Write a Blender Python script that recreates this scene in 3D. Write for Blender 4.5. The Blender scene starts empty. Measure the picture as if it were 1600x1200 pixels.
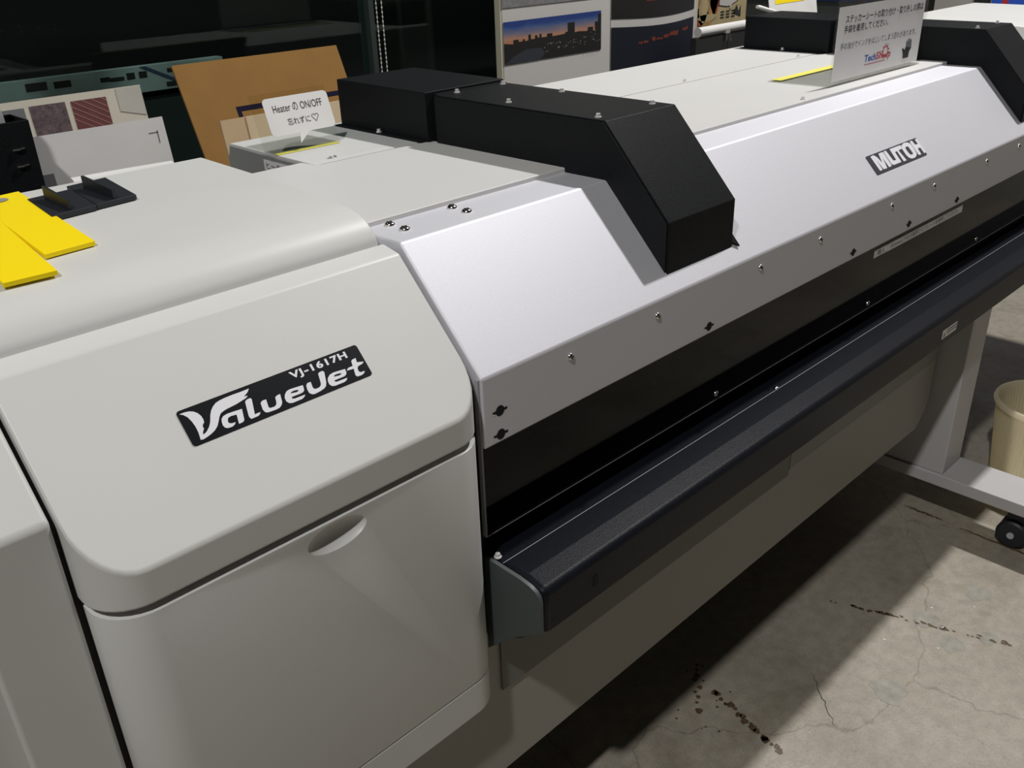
import bpy, bmesh, math, random
from mathutils import Vector, Matrix
random.seed(7)
C = bpy.context.scene.collection
S = bpy.context.scene

# ------------------------------------------------------------------ camera
cam_d = bpy.data.cameras.new('camera')
cam = bpy.data.objects.new('camera', cam_d)
C.objects.link(cam)
cam_d.sensor_width = 36.0
cam_d.lens = 1419.98 / 1600 * 36.0
cam_d.clip_start = 0.02
R0 = (0.71300209, -0.70035567, -0.03361488)
R1 = (-0.33480098, -0.29793991, -0.89394637)
R2 = (0.61606519, 0.64863993, -0.44691154)
cam.matrix_world = Matrix(((R0[0], -R1[0], -R2[0], 0.0),
                           (R0[1], -R1[1], -R2[1], 0.0),
                           (R0[2], -R1[2], -R2[2], 1.38),
                           (0, 0, 0, 1)))
S.camera = cam

# ------------------------------------------------------------------ world, lamps, exposure
w = bpy.data.worlds.new('world')
S.world = w
w.use_nodes = True
w.node_tree.nodes['Background'].inputs[0].default_value = (1.0, 0.97, 0.90, 1)
w.node_tree.nodes['Background'].inputs[1].default_value = 0.010


def lamp(name, loc, target, watts, size, color):
    d = bpy.data.lights.new(name, 'AREA')
    d.shape = 'DISK'
    d.size = size
    d.energy = watts
    d.color = color
    o = bpy.data.objects.new(name, d)
    C.objects.link(o)
    o.location = loc
    o.rotation_euler = (Vector(target) - Vector(loc)).to_track_quat('-Z', 'Y').to_euler()
    return o


lamp('ceiling_lamp_over_right', (3.25, 0.75, 4.2), (1.9, 0.6, 0), 134, 0.14, (1.0, 0.98, 0.955))
lamp('ceiling_lamp_front_left', (-1.5, -0.30, 4.2), (1.6, 0.5, 0), 86, 0.15, (1.0, 0.98, 0.95))
lamp('outside_fill_light', (0.9, 2.5, 3.4), (1.0, 3.0, 1.0), 9, 0.3, (0.75, 1.0, 0.95))  # added light without a known source, brightens the pale ledge outside
S.view_settings.view_transform = 'Standard'
S.view_settings.look = 'None'
S.view_settings.exposure = 0.0
S.view_settings.gamma = 1.0
S.view_settings.use_curve_mapping = False


# ------------------------------------------------------------------ materials
def new_mat(name):
    m = bpy.data.materials.new(name)
    m.use_nodes = True
    nt = m.node_tree
    return m, nt, nt.nodes['Principled BSDF']


def mat(name, col, rough=0.5, metal=0.0, spec=0.5, var=0.0, vscale=6.0, bump=0.0, bscale=300.0, coat=0.0):
    m, nt, b = new_mat(name)
    b.inputs['Base Color'].default_value = (*col, 1)
    b.inputs['Roughness'].default_value = rough
    b.inputs['Metallic'].default_value = metal
    b.inputs['Specular IOR Level'].default_value = spec
    b.inputs['Coat Weight'].default_value = coat
    tc = nt.nodes.new('ShaderNodeTexCoord')
    if var:
        n = nt.nodes.new('ShaderNodeTexNoise')
        n.inputs['Scale'].default_value = vscale
        n.inputs['Detail'].default_value = 5
        nt.links.new(tc.outputs['Object'], n.inputs['Vector'])
        r = nt.nodes.new('ShaderNodeValToRGB')
        r.color_ramp.elements[0].position = 0.3
        r.color_ramp.elements[1].position = 0.7
        r.color_ramp.elements[0].color = (*[c * (1 - var) for c in col], 1)
        r.color_ramp.elements[1].color = (*[min(1, c * (1 + var)) for c in col], 1)
        nt.links.new(n.outputs['Fac'], r.inputs['Fac'])
        nt.links.new(r.outputs['Color'], b.inputs['Base Color'])
    if bump:
        n2 = nt.nodes.new('ShaderNodeTexNoise')
        n2.inputs['Scale'].default_value = bscale
        n2.inputs['Detail'].default_value = 2
        nt.links.new(tc.outputs['Object'], n2.inputs['Vector'])
        bp = nt.nodes.new('ShaderNodeBump')
        bp.inputs['Strength'].default_value = bump
        bp.inputs['Distance'].default_value = 0.001
        nt.links.new(n2.outputs['Fac'], bp.inputs['Height'])
        nt.links.new(bp.outputs['Normal'], b.inputs['Normal'])
    return m


def clear_mat(name, tint, rough=0.03, ior=1.45):
    """thin clear sheet: tinted see-through plus a Fresnel reflection"""
    m = bpy.data.materials.new(name)
    m.use_nodes = True
    nt = m.node_tree
    nt.nodes.clear()
    out = nt.nodes.new('ShaderNodeOutputMaterial')
    mix = nt.nodes.new('ShaderNodeMixShader')
    tr = nt.nodes.new('ShaderNodeBsdfTransparent')
    tr.inputs['Color'].default_value = (*tint, 1)
    gl = nt.nodes.new('ShaderNodeBsdfGlossy')
    gl.inputs['Roughness'].default_value = rough
    fr = nt.nodes.new('ShaderNodeFresnel')
    fr.inputs['IOR'].default_value = ior
    ge = nt.nodes.new('ShaderNodeNewGeometry')      # same reflection on both sides of the sheet
    mr = nt.nodes.new('ShaderNodeMapRange')
    mr.inputs['To Min'].default_value = ior
    mr.inputs['To Max'].default_value = 1.0 / ior
    nt.links.new(ge.outputs['Backfacing'], mr.inputs['Value'])
    nt.links.new(mr.outputs['Result'], fr.inputs['IOR'])
    nt.links.new(fr.outputs[0], mix.inputs[0])
    nt.links.new(tr.outputs[0], mix.inputs[1])
    nt.links.new(gl.outputs[0], mix.inputs[2])
    nt.links.new(mix.outputs[0], out.inputs[0])
    return m


M = {}
M['plastic'] = mat('warm_grey_plastic', (0.64, 0.64, 0.625), 0.42, var=0.02, vscale=4, bump=0.06, bscale=900)
M['panel'] = mat('cream_painted_panel', (0.62, 0.615, 0.605), 0.5, var=0.015, vscale=5, bump=0.05, bscale=900)
M['silver'] = mat('silver_paint', (0.72, 0.72, 0.77), 0.59, metal=0.5, var=0.03, vscale=500, bump=0.06, bscale=1200)
M['black'] = mat('black_powder_coat', (0.0095, 0.0105, 0.012), 0.46, spec=0.10, var=0.3, vscale=600, bump=0.35, bscale=900)
M['blackrail'] = mat('black_rail_coat', (0.0075, 0.0085, 0.0125), 0.40, spec=0.12, var=0.3, vscale=600, bump=0.35, bscale=700)
M['darkcore'] = mat('dark_recess', (0.006, 0.006, 0.006), 0.8)
M['endplate'] = mat('grey_green_steel', (0.058, 0.072, 0.070), 0.5)
M['beam'] = mat('grey_beam_paint', (0.34, 0.325, 0.285), 0.55, var=0.03, vscale=4)
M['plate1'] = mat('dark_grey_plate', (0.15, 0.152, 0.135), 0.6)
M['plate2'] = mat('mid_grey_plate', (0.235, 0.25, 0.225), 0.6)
M['leg'] = mat('grey_leg_paint', (0.49, 0.475, 0.48), 0.5, var=0.04, vscale=8)
M['chrome'] = mat('bright_screw_steel', (0.86, 0.83, 0.80), 0.18, metal=1.0)
M['zinc'] = mat('pale_zinc', (0.80, 0.79, 0.78), 0.35, metal=0.35)
M['greyside'] = mat('grey_side_sheet', (0.22, 0.23, 0.225), 0.5)
M['hole'] = mat('slot_black', (0.003, 0.003, 0.003), 0.9)
M['badge'] = mat('badge_black', (0.006, 0.007, 0.010), 0.3)
M['badgegrey'] = mat('badge_charcoal', (0.045, 0.043, 0.06), 0.35)
M['white'] = mat('lettering_white', (0.78, 0.78, 0.82), 0.5)
M['ink'] = mat('ink_black', (0.02, 0.02, 0.022), 0.7)
M['inkgrey'] = mat('ink_grey', (0.16, 0.16, 0.17), 0.7)
M['paper'] = mat('white_paper', (0.76, 0.75, 0.74), 0.8, var=0.03, vscale=12)
M['yellow'] = mat('yellow_acrylic', (1.0, 0.76, 0.008), 0.45, spec=0.2)
M['bracket'] = mat('charcoal_plastic', (0.016, 0.018, 0.024), 0.5, var=0.1, vscale=60, bump=0.2, bscale=500)
M['dot'] = mat('dull_magnet', (0.30, 0.29, 0.27), 0.5)
M['acrylic'] = clear_mat('smoked_acrylic', (0.35, 0.36, 0.36), 0.05, 1.25)
M['clear'] = clear_mat('clear_acrylic', (0.955, 0.96, 0.945), 0.03, 1.25)
M['clearbase'] = clear_mat('clear_acrylic_foot', (0.93, 0.935, 0.92), 0.1, 1.12)
M['pane'] = clear_mat('window_pane_glass', (0.80, 0.88, 0.86), 0.01, 1.3)
M['tape'] = mat('yellow_tape', (0.86, 0.80, 0.16), 0.45)
M['edgegrey'] = mat('edge_and_highlight_grey', (0.34, 0.34, 0.36), 0.4)  # sheet edges, and thin strips that imitate edges catching light


# ------------------------------------------------------------------ mesh builder
ORG = {}


class MB:
    def __init__(self):
        self.bm = bmesh.new()
        self.mats = []

    def mi(self, m):
        if m not in self.mats:
            self.mats.append(m)
        return self.mats.index(m)

    def poly(self, pts, m):
        f = self.bm.faces.new([self.bm.verts.new(p) for p in pts])
        f.material_index = self.mi(m)
        return f

    def solid(self, base, vec, m):
        """closed prism: polygon base (3D points) swept by vec"""
        v = Vector(vec)
        a = [self.bm.verts.new(p) for p in base]
        b = [self.bm.verts.new(Vector(p) + v) for p in base]
        i = self.mi(m)
        fs = [self.bm.faces.new(a), self.bm.faces.new(list(reversed(b)))]
        n = len(a)
        for k in range(n):
            fs.append(self.bm.faces.new((a[k], b[k], b[(k + 1) % n], a[(k + 1) % n])))
        for f in fs:
            f.material_index = i
        bmesh.ops.recalc_face_normals(self.bm, faces=fs)
        return fs

    def box(self, x0, x1, y0, y1, z0, z1, m):
        return self.solid([(x0, y0, z0), (x1, y0, z0), (x1, y1, z0), (x0, y1, z0)], (0, 0, z1 - z0), m)

    def prism_x(self, prof, x0, x1, m):
        """profile of (y,z) points swept along X"""
        return self.solid([(x0, y, z) for y, z in prof], (x1 - x0, 0, 0), m)

    def tube(self, pts, r, m, seg=8, caps=True):
        i = self.mi(m)
        pts = [Vector(p) for p in pts]
        rings = []
        for k, p in enumerate(pts):
            t = (pts[min(k + 1, len(pts) - 1)] - pts[max(k - 1, 0)]).normalized()
            a = t.orthogonal().normalized() if k == 0 else (rings_a - t * rings_a.dot(t)).normalized()
            rings_a = a
            b = t.cross(a)
            rr = r[k] if isinstance(r, (list, tuple)) else r
            rings.append([self.bm.verts.new(p + (a * math.cos(q) + b * math.sin(q)) * rr)
                          for q in [2 * math.pi * j / seg for j in range(seg)]])
        fs = []
        for k in range(len(rings) - 1):
            for j in range(seg):
                fs.append(self.bm.faces.new((rings[k][j], rings[k][(j + 1) % seg], rings[k + 1][(j + 1) % seg], rings[k + 1][j])))
        if caps:
            fs.append(self.bm.faces.new(rings[0]))
            fs.append(self.bm.faces.new(rings[-1]))
        for f in fs:
            f.material_index = i
            f.smooth = True
        bmesh.ops.recalc_face_normals(self.bm, faces=fs)

    def lathe(self, prof, c, m, seg=32, rib=0, amp=0.0, ribz=None):
        """prof: (r,z) points, closed between first and last only if given so"""
        i = self.mi(m)
        rings = []
        for (r, z) in prof:
            ring = []
            for j in range(seg):
                q = 2 * math.pi * j / seg
                rr = r
                if rib and ribz and ribz[0] <= z <= ribz[1]:
                    rr += amp * math.cos(rib * q)
                ring.append(self.bm.verts.new((c[0] + rr * math.cos(q), c[1] + rr * math.sin(q), c[2] + z)))
            rings.append(ring)
        fs = []
        for k in range(len(rings) - 1):
            for j in range(seg):
                fs.append(self.bm.faces.new((rings[k][j], rings[k][(j + 1) % seg], rings[k + 1][(j + 1) % seg], rings[k + 1][j])))
        fs.append(self.bm.faces.new(rings[0]))
        fs.append(self.bm.faces.new(rings[-1]))
        for f in fs:
            f.material_index = i
            f.smooth = True
        bmesh.ops.recalc_face_normals(self.bm, faces=fs)

    def cut(self, co, no):
        """keep what lies behind the plane (co, outward normal no)"""
        g = self.bm.verts[:] + self.bm.edges[:] + self.bm.faces[:]
        r = bmesh.ops.bisect_plane(self.bm, geom=g, plane_co=co, plane_no=no, clear_outer=True)
        ed = [e for e in r['geom_cut'] if isinstance(e, bmesh.types.BMEdge)]
        if ed:
            bmesh.ops.holes_fill(self.bm, edges=ed)
        bmesh.ops.recalc_face_normals(self.bm, faces=self.bm.faces[:])

    def text(self, s, o, ux, uy, width, m, height=None, bold=0.0, shear=0.0, align='LEFT', depth=0.0002):
        """lettering: o origin of the baseline, ux/uy unit axes; scaled to WIDTH (and HEIGHT when given)"""
        cu = bpy.data.curves.new('lettering', 'FONT')
        cu.body = s
        cu.size = 1.0
        cu.offset = bold
        cu.shear = shear
        cu.space_character = 1.13 if bold > .03 else 1.0
        cu.resolution_u = 3
        ob = bpy.data.objects.new('lettering', cu)
        C.objects.link(ob)
        dg = bpy.context.evaluated_depsgraph_get()
        dg.update()
        me = bpy.data.meshes.new_from_object(ob.evaluated_get(dg))
        bpy.data.objects.remove(ob)
        bpy.data.curves.remove(cu)
        if not me.vertices:
            return
        xs = [v.co.x for v in me.vertices]
        ys = [v.co.y for v in me.vertices]
        sx = width / (max(xs) - min(xs))
        sy = sx if height is None else height / (max(ys) - min(ys))
        y0 = 0.0 if height is None else min(ys)
        ux, uy, o = Vector(ux), Vector(uy), Vector(o)
        nz = ux.cross(uy).normalized()
        i = self.mi(m)
        vs = [self.bm.verts.new(o + ux * ((v.co.x - min(xs)) * sx) + uy * ((v.co.y - y0) * sy) + nz * depth) for v in me.vertices]
        for p in me.polygons:
            try:
                f = self.bm.faces.new([vs[k] for k in p.vertices])
                f.material_index = i
            except ValueError:
                pass
        bpy.data.meshes.remove(me)

    def build(self, name, parent=None, bevel=0.0, seg=2, smooth=30, angle=30):
        me = bpy.data.meshes.new(name)
        org = ORG.get(parent, Vector((0, 0, 0))) if parent else Vector((0, 0, 0))
        bmesh.ops.translate(self.bm, verts=self.bm.verts[:], vec=-org)
        self.bm.to_mesh(me)
        self.bm.free()
        for m in self.mats:
            me.materials.append(m)
        o = bpy.data.objects.new(name, me)
        C.objects.link(o)
        if parent:
            o.parent = parent
        ORG[o] = org
        if bevel:
            b = o.modifiers.new('bevel', 'BEVEL')
            b.width = bevel
            b.segments = seg
            b.limit_method = 'ANGLE'
            b.angle_limit = math.radians(angle)
            b.harden_normals = True
        me.shade_smooth()
        me.set_sharp_from_angle(angle=math.radians(smooth))
        return o


def tag(o, label, cat, group=None):
    o['label'] = label
    o['category'] = cat
    if group:
        o['group'] = group
    return o


def thing(name, loc, label, cat, group=None):
    o = bpy.data.objects.new(name, None)
    o.empty_display_size = 0.05
    C.objects.link(o)
    o.location = loc
    ORG[o] = Vector(loc)
    return tag(o, label, cat, group)


def struct(o):
    o['kind'] = 'structure'
    return o


def rect3(o, ux, uy, w, h):
    o, ux, uy = Vector(o), Vector(ux), Vector(uy)
    return [o, o + ux * w, o + ux * w + uy * h, o + uy * h]


# ------------------------------------------------------------------ the room
def floor_material():
    m, nt, b = new_mat('worn_concrete')
    tc = nt.nodes.new('ShaderNodeTexCoord')

    def noise(scale, detail=6, dist=0.0):
        n = nt.nodes.new('ShaderNodeTexNoise')
        n.inputs['Scale'].default_value = scale
        n.inputs['Detail'].default_value = detail
        n.inputs['Distortion'].default_value = dist
        nt.links.new(tc.outputs['Object'], n.inputs['Vector'])
        return n.outputs['Fac']

    def ramp(fac, stops):
        r = nt.nodes.new('ShaderNodeValToRGB')
        e = r.color_ramp.elements
        while len(e) < len(stops):
            e.new(0.5)
        for k, (p, c) in enumerate(stops):
            e[k].position = p
            e[k].color = (*c, 1)
        nt.links.new(fac, r.inputs['Fac'])
        return r.outputs['Color']

    def mul(a, c, f=1.0):
        x = nt.nodes.new('ShaderNodeMix')
        x.data_type = 'RGBA'
        x.blend_type = 'MULTIPLY'
        x.inputs[0].default_value = f
        nt.links.new(a, x.inputs[6])
        nt.links.new(c, x.inputs[7])
        return x.outputs[2]
    base = ramp(noise(2.2, 7, 0.4), [(0.30, (0.305, 0.275, 0.221)), (0.5, (0.365, 0.328, 0.268)), (0.72, (0.425, 0.385, 0.32))])
    fine = ramp(noise(38, 6), [(0.30, (0.84, 0.84, 0.84)), (0.65, (1.05, 1.05, 1.05))])
    grit = ramp(noise(220, 3), [(0.28, (0.80, 0.80, 0.80)), (0.5, (1.0, 1.0, 1.0))])
    blot = ramp(noise(5.5, 3, 0.8), [(0.27, (0.78, 0.77, 0.74)), (0.42, (1, 1, 1))])
    c = mul(mul(mul(base, fine), grit), blot)
    # hairline cracks
    v = nt.nodes.new('ShaderNodeTexVoronoi')
    v.feature = 'DISTANCE_TO_EDGE'
    v.inputs['Scale'].default_value = 1.15
    nz = nt.nodes.new('ShaderNodeTexNoise')
    nz.inputs['Scale'].default_value = 5
    nz.inputs['Detail'].default_value = 5
    nt.links.new(tc.outputs['Object'], nz.inputs['Vector'])
    ad = nt.nodes.new('ShaderNodeMix')
    ad.data_type = 'RGBA'
    ad.blend_type = 'LINEAR_LIGHT'
    ad.inputs[0].default_value = 0.12
    nt.links.new(tc.outputs['Object'], ad.inputs[6])
    nt.links.new(nz.outputs['Color'], ad.inputs[7])
    nt.links.new(ad.outputs[2], v.inputs['Vector'])
    crack = ramp(v.outputs['Distance'], [(0.0, (0.62, 0.60, 0.57)), (0.0028, (1, 1, 1))])
    c = mul(c, crack, 0.8)
    nt.links.new(c, b.inputs['Base Color'])
    b.inputs['Roughness'].default_value = 0.48
    rr = ramp(noise(9, 5), [(0.3, (0.36, 0.36, 0.36)), (0.7, (0.62, 0.62, 0.62))])
    nt.links.new(rr, b.inputs['Roughness'])
    bp = nt.nodes.new('ShaderNodeBump')
    bp.inputs['Strength'].default_value = 0.25
    bp.inputs['Distance'].default_value = 0.002
    nt.links.new(noise(120, 4), bp.inputs['Height'])
    nt.links.new(bp.outputs['Normal'], b.inputs['Normal'])
    return m


b = MB()
b.box(-3.0, 5.3, -3.2, 2.2, -0.05, 0.0, floor_material())
floor = struct(b.build('floor'))

M['stain'] = mat('rust_brown_drip', (0.10, 0.066, 0.036), 0.5, var=0.4, vscale=90)
M['palespot'] = mat('pale_paint_fleck', (0.72, 0.70, 0.66), 0.6)
M['patch'] = mat('grey_floor_patch', (0.31, 0.295, 0.25), 0.5, var=0.2, vscale=40)


def blob(b, x, y, r, m, z=0.0006, n=16, sx=1.0, sy=1.0):
    ph = random.random() * 6
    b.poly([(x + sx * r * (1 + .13 * math.sin(3 * q + ph) + .08 * math.sin(5 * q + 2 * ph)) * math.cos(q),
             y + sy * r * (1 + .13 * math.sin(3 * q + ph) + .08 * math.sin(5 * q + 2 * ph)) * math.sin(q), z)
            for q in [2 * math.pi * k / n for k in range(n)]], m)


b = MB()                      # drips: two dotted trails and a short one
for k in range(40):
    t = k / 39.0
    if random.random() < 0.10:
        continue
    blob(b, 1.616 + .126 * t + random.uniform(-.004, .004), .679 - .338 * t + random.uniform(-.006, .006),
         random.uniform(.0018, .0048), M['stain'], sx=1.0, sy=1.7)
b.build('drip_trail', floor)
b = MB()
for k in range(17):
    t = k / 16.0
    blob(b, 1.205 - .04 * t + random.uniform(-.004, .004), .715 - .175 * t + random.uniform(-.005, .005),
         random.uniform(.003, .008), M['stain'])
for k in range(9):
    t = k / 8.0
    blob(b, 1.245 - .10 * t + random.uniform(-.004, .004), .785 - .075 * t + random.uniform(-.006, .006),
         random.uniform(.003, .0085), M['stain'])
for k in range(12):
    blob(b, 1.2 + random.uniform(-.12, .12), .70 + random.uniform(-.12, .1), random.uniform(.0012, .003), M['stain'])
b.build('drip_trail', floor)
b = MB()                      # dark rusty scores beside the stand foot


def score(b, p, q, wd, m):
    n = 16
    left, right = [], []
    d = (Vector(q) - Vector(p))
    nrm = Vector((-d.y, d.x)).normalized()
    for k in range(n + 1):
        t = k / n
        c = Vector(p) + d * t + nrm * random.uniform(-.003, .003)
        h = wd * (0.25 + math.sin(math.pi * t)) * random.uniform(.5, 1.1)
        left.append((c.x + nrm.x * h, c.y + nrm.y * h, .0006))
        right.append((c.x - nrm.x * h, c.y - nrm.y * h, .0006))
    b.poly(left + list(reversed(right)), m)


score(b, (2.09, .728), (2.09, .628), .0045, M['stain'])
score(b, (2.086, .585), (2.083, .40), .005, M['stain'])
score(b, (1.385, .60), (1.29, .50), .0009, M['ink'])
score(b, (3.05, .75), (3.25, .60), .006, M['stain'])
b.build('floor_score', floor)
b = MB()                      # dull patches, scuffs
for x, y, r in ((1.445, .465, .034), (1.70, .50, .028), (1.66, .43, .024), (1.86, .455, .026), (1.73, .385, .02)):
    blob(b, x, y, r, M['patch'], z=.0004, n=22)
for k in range(9):
    blob(b, 1.33 + random.uniform(-.3, .5), .42 + random.uniform(-.15, .2), random.uniform(.001, .003), M['palespot'], z=.0007)
b.build('floor_patch', floor)

# window wall behind the machine: dark glass with slim mullions
WY = 2.16
M['frame'] = mat('dark_window_frame', (0.030, 0.042, 0.040), 0.45)
M['framebrown'] = mat('brown_window_post', (0.030, 0.024, 0.018), 0.6)
M['sillwall'] = mat('dark_wall_paint', (0.05, 0.055, 0.05), 0.7)
b = MB()
b.box(-3.0, 5.3, WY - .02, WY + .06, 0.0, 0.86, M['sillwall'])
struct(b.build('wall_back'))
edges = [-1.4, 0.10, 1.565, 3.05, 4.55]
for k in range(4):
    b = MB()
    b.box(edges[k] + .008, edges[k + 1] - .008, WY, WY + .006, .86, 2.9, M['pane'])
    o = struct(b.build('window_%d' % (k + 1)))
    f = MB()
    f.box(edges[k + 1] - .008, edges[k + 1] + .008, WY - .02, WY + .03, .86, 2.9, M['frame'])
    f.build('mullion', o)
b = MB()
b.box(-3.0, 5.3, WY - .03, WY + .06, 2.9, 3.0, M['frame'])
struct(b.build('trim_1'))
# outside: night ground; added ledge stands in for the reflection band in the glass
M['night'] = mat('night_asphalt', (0.010, 0.013, 0.013), 0.9)
M['navy0'] = mat('dark_blue_bar', (0.02, 0.03, 0.07), 0.7)
M['reflband'] = mat('pale_reflection', (0.22, 0.235, 0.235), 0.8, var=0.2, vscale=9)
b = MB()
b.box(-3.0, 7.0, 2.3, 7.0, .40, .45, M['night'])
struct(b.build('ground_outside'))
b = MB()
b.box(-3.0, 7.0, 6.9, 7.0, .45, 4.0, M['night'])
struct(b.build('wall_outside'))
b = MB()
b.box(-0.4, 1.56, 3.02, 3.05, .45, .953, M['night'])
b.box(-0.4, 1.56, 3.00, 3.04, .953, 1.031, M['reflband'])
kb = struct(b.build('reflection_band_outside'))
b = MB()
for x0, x1, z0, z1 in ((.92, .98, 1.0, 1.022), (1.0, 1.05, 1.0, 1.018), (1.14, 1.17, 1.0, 1.012), (1.17, 1.215, .998, 1.008), (1.225, 1.25, .998, 1.016), (1.265, 1.29, .998, 1.016),
                       (1.36, 1.42, 1.005, 1.016), (1.35, 1.40, .962, .975), (.88, 1.22, .953, .972)):
    b.box(x0, x1, 2.998, 2.9999, z0, z1, M['hole'])
b.solid([(1.27, 2.999, 1.030), (1.29, 2.999, 1.030), (1.40, 2.999, .975), (1.38, 2.999, .975)], (0, -.001, 0), M['navy0'])
b.build('dark_patch', kb)
b = MB()
b.box(1.66, 1.79, 2.30, 2.33, .45, 3.0, M['framebrown'])
struct(b.build('post_outside'))
# right hand wall far behind
M['wallgrey'] = mat('grey_wall_paint', (0.42, 0.41, 0.37), 0.7, var=0.03, vscale=3)
b = MB()
b.box(5.2, 5.3, -3.2, 2.14, 0.0, 3.0, M['wallgrey'])
struct(b.build('wall_right'))

# ------------------------------------------------------------------ the printer
P = thing('large_format_printer', (1.6, 0.95, 0.0),
          'long grey and silver flatbed printer with two black arm covers filling the photo', 'printer')
SL0 = Vector((0, .680, .933))                     # lower bend of the slanted front
SU = Vector((0, .691, .723)).normalized()         # up the slope
SN = Vector((0, -.723, .691)).normalized()        # outward
XA = Vector((1, 0, 0))


def slope(x, s, off=0.0):
    return Vector((x, 0, 0)) + SL0 + SU * s + SN * off


# screws: shared meshes
def screw_mesh(name, r, h, hexhead=False):
    b = MB()
    if hexhead:
        b.lathe([(r * 1.25, 0), (r * 1.25, h * .25), (r * .8, h * .25), (r * .8, h), (r * .55, h * 1.02)], (0, 0, 0), M['zinc'], 12)
    else:
        b.lathe([(r, 0), (r, h * .25), (r * .88, h * .62), (r * .62, h * .9), (r * .3, h), (.0002, h * 1.02)], (0, 0, 0), M['chrome'], 20)
        for a in (0.4, 0.4 + math.pi / 2):
            c, s = math.cos(a), math.sin(a)
            L, wd = r * .55, r * .13
            b.solid([(c * L - s * wd, s * L + c * wd, h * .80), (-c * L - s * wd, -s * L + c * wd, h * .80),
                     (-c * L + s * wd, -s * L - c * wd, h * .80), (c * L + s * wd, s * L - c * wd, h * .80)], (0, 0, h * .27), M['hole'])
    o = b.build(name)
    me = o.data
    bpy.data.objects.remove(o)
    return me


SCREW = screw_mesh('pan_screw_mesh', .0052, .0032)
SCREWBIG = screw_mesh('large_screw_mesh', .0068, .0042)
SCREWHEX = screw_mesh('cap_screw_mesh', .0040, .0055, True)


def screw(me, pos, normal, parent):
    o = bpy.data.objects.new('screw', me)
    C.objects.link(o)
    o.parent = parent
    o.location = Vector(pos) - ORG[parent]
    o.rotation_euler = Vector((0, 0, 1)).rotation_difference(Vector(normal)).to_euler()
    return o


def rounded_plan(x0, x1, y0, y1, r, n=9):
    pts = []
    for k in range(n):
        q = math.pi + (math.pi / 2) * k / (n - 1)
        pts.append((x0 + r + r * math.cos(q), y0 + r + r * math.sin(q)))
    for k in range(n):
        q = 1.5 * math.pi + (math.pi / 2) * k / (n - 1)
        pts.append((x1 - r + r * math.cos(q), y0 + r + r * math.sin(q)))
    pts += [(x1, y1), (x0, y1)]
    return pts


CX0, CX1 = .154, .592
# lid with slanted face
b = MB()
b.solid([(x, y, .8760) for x, y in rounded_plan(CX0, CX1, .660, .829, .045)], (0, 0, .25), M['plastic'])
b.cut((0, .660, .912075), SN)
b.cut((0, .800, 1.058), Vector((0, -.19, 1)).normalized())
lid = b.build('cabinet_lid', P, bevel=.0035, seg=3, angle=24)
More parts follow.
